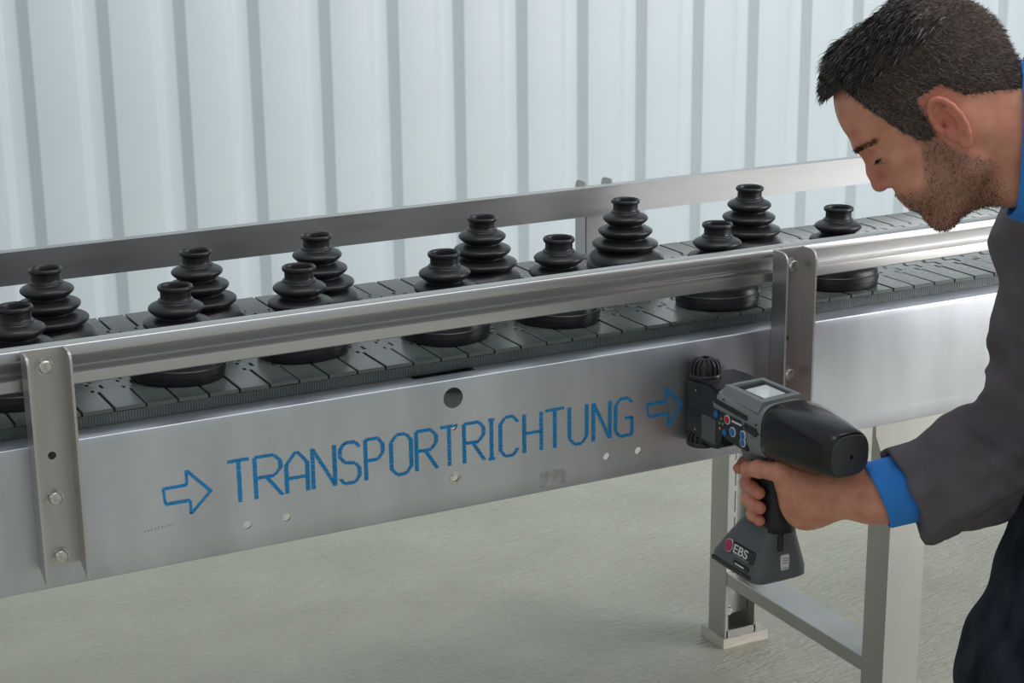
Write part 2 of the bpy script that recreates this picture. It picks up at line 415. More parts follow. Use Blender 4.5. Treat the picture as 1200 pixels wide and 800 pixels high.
# --- slat chain
def slat_mesh():
    L, g = .0381, .0015; x0, x1 = -L/2+g, L/2-g; hw = .0925
    s1, s2 = .0085, -.0055; ya, yb = .0195, .0085
    R_ = [(x1, -hw), (x1, -ya), (x1+s2, -ya), (x1+s2, -yb), (x1+s1, -yb), (x1+s1, yb), (x1+s2, yb), (x1+s2, ya), (x1, ya), (x1, hw)]
    Lf = [(x0, hw), (x0, ya), (x0+s2, ya), (x0+s2, yb), (x0+s1, yb), (x0+s1, -yb), (x0+s2, -yb), (x0+s2, -ya), (x0, -ya), (x0, -hw)]
    bm = bmesh.new(); extrude_poly(bm, R_+Lf, 2, -.0046, 0)
    bmesh.ops.recalc_face_normals(bm, faces=bm.faces)
    top = [e for e in bm.edges if all(abs(v.co.z) < 1e-6 for v in e.verts)]
    bmesh.ops.bevel(bm, geom=top, offset=.0007, segments=1, affect='EDGES')
    me = bpy.data.meshes.new('slat'); bm.to_mesh(me); bm.free(); me.materials.append(M_slat); return me
sm = slat_mesh()
for lane, yc in ((0, .1286), (1, .3590)):
    chain = empty('slat_chain', (0, 0, 0), conv); chain.location = OFF
    n = int((XB-XA)/.0381)
    for k in range(n):
        o = link('slat', sm, None, chain)
        o.location = (-.7792+.0381*(k-21)+lane*.012, yc, .732+random.uniform(-.0004, .0004))
        o.rotation_euler = (random.uniform(-.004, .004), random.uniform(-.012, .012), 0)
    for ys in (-.0915, .0795):
        bm = bmesh.new(); box(bm, XA, XB, yc+ys, yc+ys+.012, .7135, .7268); part('wear_strip', bm, M_slat)
bm = bmesh.new()
x = XA
while x < XB:
    box(bm, x, x+.0021, .0364, .0372, .7140, .7266); x += .0034
o = part('edge_ribs', bm, M_slat); o['kind'] = 'stuff'

# --- legs
def leg(x0, y0, front_open):
    bm = bmesh.new(); t = .003; x1, y1 = x0+.067, y0+.051
    z0 = .018 if front_open else 0.0
    box(bm, x0, x0+t, y0, y1, z0, .56)
    box(bm, x1-t, x1, y0, y1, z0, .56); box(bm, x0+t, x1-t, y1-t, y1, z0, .56)
    if not front_open:
        box(bm, x0+t, x1-t, y0, y0+t, z0, .56)
    else:
        box(bm, x0+t, x1-t, y0+t, y1-t, z0, z0+.004); box(bm, x0+t, x1-t, y0, y0+t, z0, z0+.014)
        # slotted lip up to the cross bar
        lipx0, lipx1 = x0+t, x0+.019; sx0, sx1 = x0+.012, x0+.0155
        box(bm, lipx0, sx0, y0, y0+t, .10, .56); box(bm, sx1, lipx1, y0, y0+t, .10, .56)
        z = .10
        while z < .55:
            box(bm, sx0, sx1, y0, y0+t, z, z+.010); z += .0475
        box(bm, x0+t, x0+.006, y0, y0+t, z0, .10); box(bm, x1-.006, x1-t, y0, y0+t, z0, .13)
    o = part('leg', bm, M_leg)
    if front_open:
        b = bolt(o, (x0+.0125, y0+.018, .0650)); b.scale = (1.0, 1.6, 1.0)
        b = bolt(o, (x0+.0125, y0+.018, .1080))
        bm = bmesh.new(); box(bm, x0+.004, x1-.004, y0+.026, y1-.003, .05, .40); obj('adjusting_foot_channel', bm, M_leg, o)
    return o
for lx in (.3725, -1.42):
    nl = leg(lx, .004, False); leg(lx, .425, True)
    bm = bmesh.new(); extrude_poly(bm, [(lx-.037, .560), (lx+.143, .560), (lx+.143, .528), (lx+.075, .40), (lx+.067, .37), (lx, .37), (lx-.004, .44), (lx-.036, .525)], 1, .0032, .0075)
    obj('gusset', bm, M_leg, nl)
    bm = bmesh.new(); box(bm, lx+.0005, lx+.0665, .055, .425, .118, .1425, .0012, 1); part('cross_bar', bm, M_leg)
    bm = bmesh.new(); box(bm, lx-.004, lx+.090, .4225, .493, 0, .018)
    o = obj('wooden_shim', bm, M_wood); tag(o, 'thin pale wooden block under the open channel leg' if lx > 0 else 'thin pale wooden block under the hidden leg at the far conveyor end', 'block')

# ================================================================== PRINTED LETTERING
FONT = {
 'T': [[(0, 1), (1, 1)], [(.5, 1), (.5, 0)]],
 'R': [[(0, 0), (0, 1), (.72, 1), (.97, .84), (.97, .66), (.72, .50), (0, .50)], [(.42, .50), (1, 0)]],
 'A': [[(0, 0), (0, .70), (.5, 1), (1, .70), (1, 0)], [(0, .36), (1, .36)]],
 'N': [[(0, 0), (0, 1), (1, 0), (1, 1)]],
 'S': [[(1, .86), (.78, 1), (.25, 1), (.02, .85), (.02, .66), (.25, .52), (.75, .48), (.98, .34), (.98, .15), (.75, 0), (.22, 0), (0, .14)]],
 'P': [[(0, 0), (0, 1), (.72, 1), (.97, .84), (.97, .64), (.72, .48), (0, .48)]],
 'O': [[(.28, 0), (0, .17), (0, .83), (.28, 1), (.72, 1), (1, .83), (1, .17), (.72, 0), (.28, 0)]],
 'I': [[(0, 1), (1, 1)], [(.5, 1), (.5, 0)], [(0, 0), (1, 0)]],
 'C': [[(1, .84), (.75, 1), (.28, 1), (0, .83), (0, .17), (.28, 0), (.75, 0), (1, .16)]],
 'H': [[(0, 0), (0, 1)], [(1, 0), (1, 1)], [(0, .5), (1, .5)]],
 'U': [[(0, 1), (0, .17), (.28, 0), (.72, 0), (1, .17), (1, 1)]],
 'G': [[(1, .86), (.75, 1), (.28, 1), (0, .83), (0, .17), (.28, 0), (1, 0), (1, .47), (.55, .47)]]}
def ink_stroke(bm, pts, wd=.0052):
    for p, q in zip(pts, pts[1:]):
        p = Vector(p); q = Vector(q); d = q-p; n = max(2, int(round(d.length/.00215)))
        for k in range(n):
            c = p+d*((k+.5)/n); j = random.uniform(-.00025, .00025)
            horiz = abs(d.y) < abs(d.x)*.6
            w2, h2 = (d.length/n*.49, .0020) if horiz else (wd*.5, abs(d.y)/n*.46)
            if not horiz and abs(d.x) > .25*abs(d.y): w2 = .0026
            x, z = c.x+j*.6, c.y+j
            vs_ = [bm.verts.new((x+a, -.00030-.00002*(k % 5)-.0001*(hash((round(p.x, 4), round(q.y, 4))) % 5), z+b)) for a, b in ((-w2, -h2), (w2, -h2), (w2, h2), (-w2, h2))]
            bm.faces.new(vs_)
def z_base(x): return .6031-.0115*(x+.6326)
LETTERS = [('T', -.6417, -.6110), ('R', -.6082, -.5709), ('A', -.5688, -.5378), ('N', -.5348, -.5022), ('S', -.4995, -.4694), ('P', -.4652, -.4374), ('O', -.4308, -.3997), ('R', -.3965, -.3643), ('T', -.3633, -.3349), ('R', -.3301, -.2976), ('I', -.2956, -.2829), ('C', -.2785, -.2496), ('H', -.2439, -.2150), ('T', -.2130, -.1809), ('U', -.1771, -.1472), ('N', -.1411, -.1119), ('G', -.1072, -.0779)]
for ch, a, b in LETTERS:
    bm = bmesh.new(); a += .002; b -= .002
    for st in FONT[ch]: ink_stroke(bm, [(a+(b-a)*u, z_base(a)+.0525*v) for u, v in st])
    o = obj('printed_letter_'+ch.lower(), bm, M_ink, plate); o['label'] = 'blue dot printed letter '+ch
for pts in ([(-.7193, .6364), (-.6905, .6364), (-.6904, .6545), (-.6621, .6237), (-.6876, .5994), (-.6876, .6166), (-.7175, .6169), (-.7193, .6364)],
            [(-.0567, .6351), (-.0259, .635), (-.0261, .6531), (-.0011, .6273), (-.0226, .5995), (-.0229, .6177), (-.0539, .6179), (-.0567, .6351)]):
    bm = bmesh.new(); ink_stroke(bm, pts, .0034); obj('printed_arrow', bm, M_ink, plate)['label'] = 'blue dot printed arrow outline'

# ================================================================== BELLOWS BOOTS
def boot_meshes():
    lobes = lambda a, r, z: 1+(.035*math.cos(3*a) if z < .034 and r > .03 else 0)
    base = smooth_profile([(.0405, .0385), (.0440, .0365), (.0515, .0315), (.0565, .0255), (.0580, .0185)], 3)+[(.0592, .0175), (.0594, .0095), (.0585, .0085), (.0585, .0030), (.0575, .0)]
    bm = bmesh.new(); rg = lathe(bm, base+[(.030, 0), (.030, .030)], 48, lobes); a = obj('base_flange', bm, M_rubber, None, angle=35)
    bel = []
    for r0, r1, rv, z1, zv in ((.0210, .0340, .0246, .0862, .0752), (.0252, .0410, .0313, .0668, .0556), (.0320, .0498, .0405, .0472, .0374)):
        bel += [(r0+.0015, z1+.0066), (r0+.55*(r1-r0), z1+.0042), (r1-.0016, z1+.0016), (r1, z1-.0012), (r1-.0012, z1-.0042), (rv+.30*(r1-rv), zv+.0020), (rv, zv)]
    bel = smooth_profile([(.0210, .0950)]+bel, 3)
    bm = bmesh.new(); lathe(bm, bel, 48); b = obj('bellows', bm, M_rubber, None, smooth=True)
    neck = [(.0170, .0700), (.0170, .1095), (.0178, .1118), (.0195, .1130), (.0208, .1126), (.0215, .1112), (.0215, .1088), (.0207, .1072), (.0188, .1066)]+smooth_profile([(.0186, .1050), (.0186, .0985), (.0192, .0965), (.0212, .0955), (.0216, .0940), (.0210, .0930)], 2)
    bm = bmesh.new(); lathe(bm, neck, 48); c = obj('neck_collar', bm, M_rubber, None, angle=50)
    ms = [a.data, b.data, c.data]
    for o in (a, b, c): bpy.data.objects.remove(o)
    return ms
BM = boot_meshes()
ORD = ['first', 'second', 'third', 'fourth', 'fifth', 'sixth', 'seventh']
BACK = [(-.769, .300), (-.570, .301), (-.397, .312), (-.147, .305), (.094, .309), (.311, .300)]
FRONT = [(-.846, .1286), (-.653, .131), (-.485, .150), (-.289, .130), (-.118, .132), (.118, .100), (.332, .105)]
for row, name in ((BACK, 'in the far row by the plain rail'), (FRONT, 'in the near row by the bracketed rail')):
    for i, (x, y) in enumerate(row):
        b = empty('bellows_boot', (x, y, .7325)); b.rotation_euler = (random.uniform(-.012, .012), random.uniform(-.012, .012), random.uniform(0, 6.28))
        n = len(row)-1-i
        tag(b, 'black rubber bellows, %s from the man %s' % (ORD[n], name), 'rubber bellows', 'rubber bellows boots on the conveyor')
        for nm, me in zip(('base_flange', 'bellows', 'neck_collar'), BM): link(nm, me, None, b)

# ================================================================== HANDHELD PRINTER
gun = empty('handheld_printer', (.045, -.15, .428)); tag(gun, 'black and grey handheld inkjet printer with screen and pistol grip', 'printer')
GO = Vector((-.045, .15, -.428))
def gpart(name, bm, m, parent=None, **kw):
    o = obj(name, bm, m, parent or gun, **kw)
    if parent is None: o.location = GO
    return o
# print head block
bm = bmesh.new()
extrude_poly(bm, [(-.006, .668), (-.055, .671), (-.078, .666), (-.098, .612), (-.094, .594), (-.072, .583), (-.040, .587), (-.006, .592)], 0, .001, .078)
bmesh.ops.recalc_face_normals(bm, faces=bm.faces); bmesh.ops.bevel(bm, geom=list(bm.edges), offset=.004, segments=2, affect='EDGES')
head_block = gpart('print_head', bm, M_gunblack, angle=40)
bm = bmesh.new(); box(bm, -.0002, .003, -.078, -.046, .592, .626, .0010, 1); gpart('side_panel', bm, M_gunbase, head_block)
for y, z in ((-.030, .6545), (-.030, .600)):
    bm = bmesh.new(); cyl(bm, (.0015, y, z), (.0003, y, z), .0016, seg=10); gpart('screw_or_hole_disc', bm, M_bolt, head_block)
# rollers with ribs
def roller(xc, yc, z0, z1, dome):
    bm = bmesh.new(); R_ = .0205
    h = z1-z0
    prof = [(0, z0), (R_*.86, z0), (R_*.86, z0+h*.62), (R_*.66, z0+h*.86), (R_*.3, z0+h*.90), (0.0001, z0+h*.90)]
    lathe(bm, prof, 32, None, (xc, yc, 0))
    core = gpart('roller', bm, M_slot, smooth=False)
    for k in range(16):
        a = 2*math.pi*k/16+.1; bm = bmesh.new()
        pts = [(R_*.80, z0+.002), (R_*1.0, z0+.002), (R_*1.0, z0+h*.50), (R_*.95, z0+h*.70), (R_*.80, z0+h*.88), (R_*.50, z0+h*.98), (R_*.25, z0+h), (R_*.25, z0+h*.88)]
        extrude_poly(bm, pts, 1, -.0017, .0017)
        bmesh.ops.rotate(bm, verts=bm.verts, matrix=Matrix.Rotation(a, 3, 'Z')); bmesh.ops.translate(bm, verts=bm.verts, vec=(xc, yc, 0))
        gpart('rib', bm, M_gunblack, core)
    bm = bmesh.new(); lathe(bm, [(R_*1.02, z0), (R_*1.05, z0+.001), (R_*1.05, z0+.005), (R_*1.0, z0+.006)], 32, None, (xc, yc, 0)); gpart('rim', bm, M_gunblack, core, smooth=True)
    return core
roller(.0200, -.0235, .6690, .6960, True)
o = roller(.0170, -.0235, .5750, .5960, False)
# grey shell
bm = bmesh.new()
loft(bm, [(-.042, .0395, .639, .024, .018, 4), (-.043, .0400, .6385, .031, .024, 4), (-.048, .0405, .637, .0375, .030, 4), (-.060, .041, .6345, .0405, .0335, 4.5), (-.100, .042, .632, .0412, .036, 4.5), (-.140, .043, .632, .0414, .037, 4.2), (-.175, .0435, .6350, .0405, .036, 3.8), (-.195, .0435, .6375, .038, .034, 3.4), (-.21, .0435, .638, .034, .030, 3.2)], 44)
for v in bm.verts:   # raked front edge
    v.co.y -= (.668-v.co.z)*.62*min(1, max(0, (v.co.y+.135)/.07))
shell = gpart('body_shell', bm, M_gungrey, smooth=True)
# neck of shell running into the grip
bm = bmesh.new()
for pts in ([(-.084, .612), (-.168, .612), (-.160, .590), (-.156, .575), (-.112, .575), (-.100, .588)],):
    extrude_poly(bm, pts, 0, .022, .066)
bmesh.ops.recalc_face_normals(bm, faces=bm.faces); bmesh.ops.bevel(bm, geom=list(bm.edges), offset=.007, segments=3, affect='EDGES')
gpart('grip_root', bm, M_gungrey, shell, smooth=True)
# screen bezel on top
bm = bmesh.new()
zt = .6732
outer = [(.012, -.082), (.074, -.080), (.076, -.162), (.010, -.168)]; inner_ = [(.0205, -.090), (.067, -.088), (.069, -.152), (.019, -.156)]
A = [bm.verts.new((x+(.006 if x > .04 else -.006), y, zt-.012)) for x, y in outer]; B = [bm.verts.new((x*.985+.0006, y, zt+.0015)) for x, y in outer]
Cc = [bm.verts.new((x, y, zt+.0015)) for x, y in inner_]; D = [bm.verts.new((x, y, zt-.003)) for x, y in inner_]
for i in range(4):
    j = (i+1) % 4
    for P, Q_ in ((A, B), (B, Cc), (Cc, D)): bm.faces.new((P[i], P[j], Q_[j], Q_[i]))
gpart('screen_bezel', bm, M_gungrey, shell)
bm = bmesh.new(); extrude_poly(bm, inner_, 2, zt-.004, zt-.0022); gpart('screen_frame', bm, M_slot, shell)
bm = bmesh.new(); extrude_poly(bm, [(.027, -.106), (.0635, -.101), (.0640, -.144), (.0275, -.148)], 2, zt-.0022, zt-.0012); gpart('screen', bm, M_screen, shell)
# side grooves, keypad and buttons on the -x face
XS = .0012
def side_poly(name, pts, m, th=.0010, parent=None, bev=0, x=XS):
    bm = bmesh.new(); extrude_poly(bm, pts, 0, x-th, x+.004)
    if bev: bmesh.ops.recalc_face_normals(bm, faces=bm.faces); bmesh.ops.bevel(bm, geom=[e for e in bm.edges if abs(e.verts[0].co.x-e.verts[1].co.x) > .003], offset=bev, segments=3, affect='EDGES')
    return gpart(name, bm, m, parent or shell)
side_poly('side_groove_strip', [(-.069, .6565), (-.150, .6520), (-.150, .6455), (-.069, .6500)], M_slot, .0006, None, .003)  # raised dark strip for a recessed groove, its shade put into the colour
side_poly('side_groove_strip', [(-.139, .6420), (-.172, .6400), (-.172, .6290), (-.141, .6330)], M_slot, .0008, None, .004)  # second groove, also a dark strip with the shade in its colour
kp = side_poly('keypad', [(-.070, .6430), (-.136, .6420), (-.152, .6050), (-.100, .6080)], M_gunblack, .0008, None, .002)
def disc(y, z, r, m, name, x, parent):
    bm = bmesh.new(); cyl(bm, (x, y, z), (x-.0012, y, z), r, seg=20); return gpart(name, bm, m, parent)
def button(y, z, r, m, ring=None):
    if ring: disc(y, z, r*1.28, ring, 'button_ring', XS-.0005, kp)
    disc(y, z, r, m, 'button', XS-.001, kp)
button(-.0800, .6360, .0046, M_btnblue); button(-.1060, .6355, .0050, M_btnred, M_print); button(-.1010, .6165, .0046, M_btnblue)
button(-.1190, .6225, .0052, M_btnblue, M_print); button(-.1420, .6250, .0048, M_btnblue, M_print); button(-.1420, .6150, .0048, M_btnblue, M_print)
for y, z, m in ((-.089, .626, M_green), (-.090, .619, M_yellow), (-.097, .627, M_greyprint), (-.093, .633, M_greyprint)): disc(y, z, .0018, m, 'key_led', XS-.0008, kp)
bm = bmesh.new(); box(bm, XS-.0013, XS, -.138, -.116, .6355, .6380); gpart('key_print', bm, M_print, kp)
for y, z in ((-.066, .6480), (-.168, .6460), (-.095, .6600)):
    disc(y, z, .0014, M_gunblack, 'screw_or_hole_disc', XS+.0004, shell)  # dark discs painted as shaded screw holes, not drilled
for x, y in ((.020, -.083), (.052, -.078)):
    bm = bmesh.new(); cyl(bm, (x, y, zt+.001), (x, y, zt+.0019), .0015, seg=10); gpart('screw_or_hole_disc', bm, M_gunblack, shell)  # bezel screw holes, likewise dark discs in place of shaded recesses
# glossy rear cover
bm = bmesh.new()
loft(bm, [(-.174, .0435, .6365, .0385, .034, 3.4), (-.178, .0435, .6368, .0418, .0370, 3.4), (-.187, .0435, .6370, .0428, .0382, 3.2), (-.205, .0435, .6385, .0426, .0382, 3.0), (-.235, .0435, .6400, .0408, .0372, 2.8), (-.265, .0435, .6405, .0378, .0348, 2.7), (-.290, .0435, .6400, .0340, .0315, 2.7), (-.300, .0435, .6400, .0308, .0288, 2.8), (-.304, .0435, .6400, .0278, .0262, 2.9)], 44)
tail = gpart('rear_cover', bm, M_guntail, smooth=True)
bm = bmesh.new(); loft(bm, [(-.302, .0435, .6400, .0280, .0264, 2.9), (-.3055, .0435, .6400, .0274, .0258, 2.9), (-.3070, .0435, .6400, .0250, .0236, 2.9)], 40); cap = gpart('end_cap', bm, mat('cap_grey', (.05, .053, .058), .5), tail, angle=40)
h = bmesh.new(); cyl(h, (.0440, -.3030, .6390), (.0440, -.3100, .6390), .0028, seg=16); boolean_cut(cap, h)
# grip and trigger
bm = bmesh.new()
rings = []
def hring(bm, z, yc, xc, hx, hy, e=2.5, seg=28):
    rg = []
    for k in range(seg):
        a = 2*math.pi*k/seg; c, s = math.cos(a), math.sin(a)
        rg.append(bm.verts.new((xc+hx*math.copysign(abs(c)**(2/e), c), yc+hy*math.copysign(abs(s)**(2/e), s), z)))
    return rg
def vloft(bm, secs, seg=28):
    R_ = [hring(bm, *s, seg=seg) for s in secs]
    for A, B in zip(R_, R_[1:]):
        for k in range(seg): bm.faces.new((A[k], A[(k+1) % seg], B[(k+1) % seg], B[k]))
    bm.faces.new(R_[0][::-1]); bm.faces.new(R_[-1]); return bm
vloft(bm, [(.610, -.133, .0440, .0195, .027), (.585, -.140, .0440, .0185, .0245), (.560, -.147, .0440, .0180, .0235), (.535, -.152, .0440, .0185, .0240), (.512, -.153, .0440, .0200, .0255), (.496, -.156, .0440, .0215, .028)])
gpart('grip', bm, M_grip, smooth=True)
bm = bmesh.new(); vloft(bm, [(.604, -.098, .0440, .006, .008), (.585, -.103, .0440, .006, .006), (.572, -.101, .0440, .006, .006), (.564, -.096, .0440, .005, .005)], 16); gpart('trigger', bm, M_gunblack, smooth=True)
# battery base: tapering block
bm = bmesh.new()
def qring(z, x0, x1, y0, y1, e, seg=40): return (z, (y0+y1)/2, (x0+x1)/2, (x1-x0)/2, (y1-y0)/2, e)
vloft(bm, [qring(.4250, .007, .085, -.172, -.068, 7), qring(.4285, .004, .088, -.176, -.064, 7), qring(.4400, .0045, .0875, -.1762, -.0655, 7), qring(.4650, .012, .080, -.1745, -.082, 6), qring(.4850, .0185, .0735, -.1740, -.096, 5), qring(.5010, .0225, .069, -.1770, -.1080, 4), qring(.5060, .025, .066, -.176, -.1160, 3.5)], 44)
bs = gpart('battery_base', bm, M_gunbase, smooth=True)
bm = bmesh.new(); box(bm, .0032, .010, -.160, -.072, .4295, .4345); gpart('base_groove_strip', bm, M_gunblack, bs)  # groove drawn as a dark strip on the surface, shade put into colour
bm = bmesh.new(); box(bm, .036, .046, -.1785, -.165, .468, .494, .0035, 2); gpart('latch', bm, M_grip, bs)
# logo on the sloping left face of the base: local frame
def face_frame(p, ydir, zdir):
    xa = Vector(ydir).normalized(); za = Vector(zdir); za = (za-xa*za.dot(xa)).normalized(); n = xa.cross(za)
    m = Matrix.Identity(4)
    for i in range(3): m[i][0] = xa[i]; m[i][1] = za[i]; m[i][2] = n[i]; m[i][3] = p[i]
    return m
FM = face_frame(Vector((.0090, -.120, .4560)), (0, -1, 0), (.32, 0, 1))
def on_face(name, bm, m, FMx, parent, lift):
    bmesh.ops.transform(bm, matrix=FMx @ Matrix.Translation((0, 0, lift)), verts=bm.verts); return gpart(name, bm, m, parent)
bm = bmesh.new(); box(bm, -.009, .041, -.0065, .0110, -.004, .0002, .0015, 1); lb = on_face('logo_label', bm, M_gunblack, FM, bs, .0015)
bm = bmesh.new(); cyl(bm, (0, 0, -.003), (0, 0, .0007), .0088, seg=28); bmesh.ops.translate(bm, verts=bm.verts, vec=(-.0145, .0025, 0)); on_face('logo_ring', bm, M_print, FM, lb, .0015)
bm = bmesh.new(); cyl(bm, (0, 0, -.003), (0, 0, .0012), .0080, seg=28); bmesh.ops.translate(bm, verts=bm.verts, vec=(-.0145, .0025, 0)); on_face('logo_disc', bm, M_pink, FM, lb, .0015)
bm = bmesh.new()
for k in range(6):
    a = k*math.pi/3
    cyl(bm, (-.0145+.0042*math.cos(a), .0025+.0042*math.sin(a), .0008), (-.0145+.0042*math.cos(a), .0025+.0042*math.sin(a), .0015), .0009, seg=8)
on_face('logo_dots', bm, mat('logo_pale', (.6, .2, .28), .5), FM, lb, .0015)
def text_bm(s, size):
    cu = bpy.data.curves.new('t', 'FONT'); cu.body = s; cu.size = size; cu.extrude = .0003; cu.offset = size*.012
    o = bpy.data.objects.new('t', cu); COL.objects.link(o); bpy.context.view_layer.update()
    dg = bpy.context.evaluated_depsgraph_get(); me = bpy.data.meshes.new_from_object(o.evaluated_get(dg))
    bm = bmesh.new(); bm.from_mesh(me); bpy.data.objects.remove(o); bpy.data.meshes.remove(me); return bm
bm = text_bm('EBS', .0165); bmesh.ops.scale(bm, verts=bm.verts, vec=(1.32, 1, 1)); bmesh.ops.translate(bm, verts=bm.verts, vec=(-.0040, -.0028, 0)); on_face('logo_text', bm, M_print, FM, lb, .0022)
bm = bmesh.new(); box(bm, -.002, .034, -.0058, -.0044, -.001, .0006); on_face('logo_small_print', bm, M_greyprint, FM, lb, .0015)
bm = bmesh.new(); box(bm, .002, .036, -.0178, -.0118, -.004, .0003, .0012, 1); pl = on_face('model_label', bm, M_slot, FM, bs, .0016)
bm = bmesh.new(); box(bm, .008, .028, -.0158, -.0140, -.002, .0007); on_face('model_print', bm, M_print, FM, pl, .0016)
FM2 = face_frame(Vector((.0480, -.1755, .4520)), (1, 0, 0), (0, .03, 1))
bm = bmesh.new(); box(bm, -.007, .007, -.011, .011, -.003, .0006, .003, 3); st = on_face('white_sticker', bm, M_print, FM2, bs, .0006)
bm = bmesh.new()
for z in (.006, .003, -.0005, -.0075): box(bm, -.0045, .0045, z-.0006, z+.0006, 0, .0003)
on_face('sticker_marks', bm, M_greyprint, FM2, st, .0011)

# ================================================================== PERSON
person = empty('person', (.46, -.47, 0)); tag(person, 'man in dark grey work coat bending over and holding the printer', 'person')
PO = Vector((-.46, .47, 0))
def wpart(name, V, Q, m, parent=None):
    o = np_mesh(name, V, Q, m, parent or person)
    if parent is None: o.location = PO
    return o
# ---- head in millimetres: f forward, l left, u up
HS = .00094
Hf = np.array((-0.7021, 0.3715, -0.6075)); Hu = np.array((-0.4244, 0.4669, 0.7759)); Hl = np.array((-0.5719, -0.8025, 0.1701))
HO = np.array((.0921, -.3747, 1.0469))
def h2w(P): P = np.asarray(P); return HO+HS*(P[..., :1]*Hf+P[..., 1:2]*Hl+P[..., 2:3]*Hu)
def w2h(P): d = (np.asarray(P)-HO)/HS; return np.stack([d@Hf, d@Hl, d@Hu], -1)
def head_field(g, ears=True):
    E_, Cn = g.ell, g.cone
    g.F = E_((-18, 0, 56), (103, 77, 90))
    g.add(E_((30, 0, 58), (56, 66, 62)), 30)                     # forehead
    g.add(E_((40, 0, -18), (44, 58, 66)), 30)                    # mid face
    g.add(E_((34, 0, -60), (40, 46, 40)), 25)                    # lower face
    for s in (-1, 1):
        g.add(Cn((-4, s*56, -30), (6, s*54, -62), 13, 12), 22)   # jaw ramus
        g.add(Cn((6, s*54, -62), (58, s*20, -90), 12, 12), 22)   # jaw body
        g.add(E_((52, s*50, -4), (20, 15, 13)), 22)              # cheekbone
        g.add(E_((62, s*36, -38), (22, 20, 26)), 20)             # cheek
        g.add(Cn((82, s*34, 36), (86, s*12, 36), 8, 8.5), 14)    # brow ridge
    g.add(E_((62, 0, -92), (13, 20, 13)), 16)                    # chin
    g.add(E_((64, 0, -50), (22, 30, 26)), 18)                    # muzzle
    for s in (-1, 1):
        g.sub(E_((93, s*31, 17), (14, 17, 11)), 14)              # eye socket
        g.add(E_((72, s*31, 16), (13, 15, 13)), 6)               # lids over the ball
    g.add(Cn((84, 0, 26), (93, 0, 2), 7, 7.5), 10)               # nose bridge
    g.add(Cn((93, 0, 2), (96, 0, -13), 7.5, 9.0), 8)
    g.add(E_((95, 0, -15), (9.5, 9, 8.5)), 6)                    # tip
    for s in (-1, 1):
        g.add(E_((86, s*12, -18), (10, 7, 7.5)), 7)              # wings
        g.sub(E_((90, s*6.5, -25), (5, 3, 4)), 3)                # nostrils
    g.add(E_((79, 0, -41), (9, 20, 6.5)), 6)                     # upper lip
    g.add(E_((74, 0, -56), (9, 19, 7)), 6)                       # lower lip
    g.sub(Cn((84, -18, -49), (84, 18, -49), 1.8, 1.8), 5)        # mouth line
    g.sub(E_((84, 0, -69), (7, 15, 5)), 10)                      # fold above chin
    # neck bending back to the shoulders
    g.add(Cn((-38, 0, -18), (-185, 0, -150), 60, 66), 34)
    g.add(Cn((-5, 0, -62), (-120, 0, -170), 44, 52), 30)
    for s in (-1, 1):
        g.add(Cn((-22, s*52, -8), (-120, s*22, -175), 15, 16), 22)   # neck muscle
        if ears:
            rot = Matrix.Rotation(math.radians(-s*24), 3, 'Z')
            c = np.array((-6, s*80, 0.))
            g.add(E_(c, (16.5, 4.2, 31), rot), 5)
            def ep(a, r1=16, r2=31, out=4.0):  # point on the helix
                v = rot @ Vector((r1*math.sin(a), s*out, r2*math.cos(a))); return (c[0]+v.x, c[1]+v.y, c[2]+v.z)
            g.sub(E_(ep(-.3, 4, 17, 7), (9, 5.5, 9)), 3)             # hollow under the rim
            g.sub(E_(ep(1.2, 2, 0, 7.5), (10, 8.5, 14)), 3)          # bowl
            A_ = [1.5, 1.1, .7, .3, 0, -.35, -.75, -1.15, -1.6, -2.0, -2.4, -2.7]
            for a, b in zip(A_, A_[1:]): g.add(Cn(ep(a), ep(b), 3.6, 3.6), 2.5)
            g.add(E_(ep(-2.95, 8, 31, 2), (8, 4.5, 8)), 4)           # lobe
            I_ = [-.35, -.8, -1.3, -1.8, -2.4, -2.9]
            for a, b in zip(I_, I_[1:]): g.add(Cn(ep(a, 10, 18, 4), ep(b, 10, 18, 4), 2.4, 2.4), 2.5)   # inner fold
            g.add(E_(ep(1.75, 13, 14, 4.5), (4.5, 3.5, 7)), 3)       # tragus
            g.sub(E_(ep(1.5, 6, 0, 3), (4, 6, 5)), 2)                # canal
g = Grid((-215, -98, -215), (118, 98, 152), 2.3)
head_field(g); headF = g.F.copy()
Vh, Qh = g.mesh(); Vh = relax(Vh, Qh, 1, .35)
keep = Vh[Qh].mean(1); cutn = (keep[:, 0] > -190) & (keep[:, 2] > -195); Qh = Qh[cutn]
# region functions in head space
BX = [-140, -96, -60, -38, -22, 10, 15, 32, 40, 46, 58, 63, 67, 130]
BU = [-34, -22, 0, 12, 40, 42, -6, -2, 14, 27, 66, 88, 106, 108]
def hair_h(P): return P[..., 2]-np.interp(P[..., 0], BX, BU)+2.5*np.sin(P[..., 0]*.9+P[..., 1]*.5)
def beard_h(P):
    f_, u_ = P[..., 0], P[..., 2]
    top = np.interp(f_, [-60, -20, 8, 16, 34, 44, 56, 66, 74, 100], [-95, -62, -20, 14, 10, -12, -34, -38, -34, -30])
    a = np.minimum(top-u_, u_+128)/16; b = (f_+32+.25*(u_+60))/26
    return np.clip(np.minimum(a, b), 0, 1)
nrm_h = normals(Vh, Qh)
tone = np.zeros((len(Vh), 4), np.float32); tone[:, 3] = 1
lips = (np.abs(Vh[:, 2]+49) < 11) & (np.abs(Vh[:, 1]) < 20) & (Vh[:, 0] > 70)
tone[:, 0] = .55*beard_h(Vh); tone[lips, 0] = .15
earv = (np.abs(Vh[:, 1]) > 74) & (np.abs(Vh[:, 2]) < 46) & (np.abs(Vh[:, 0]+10) < 34)
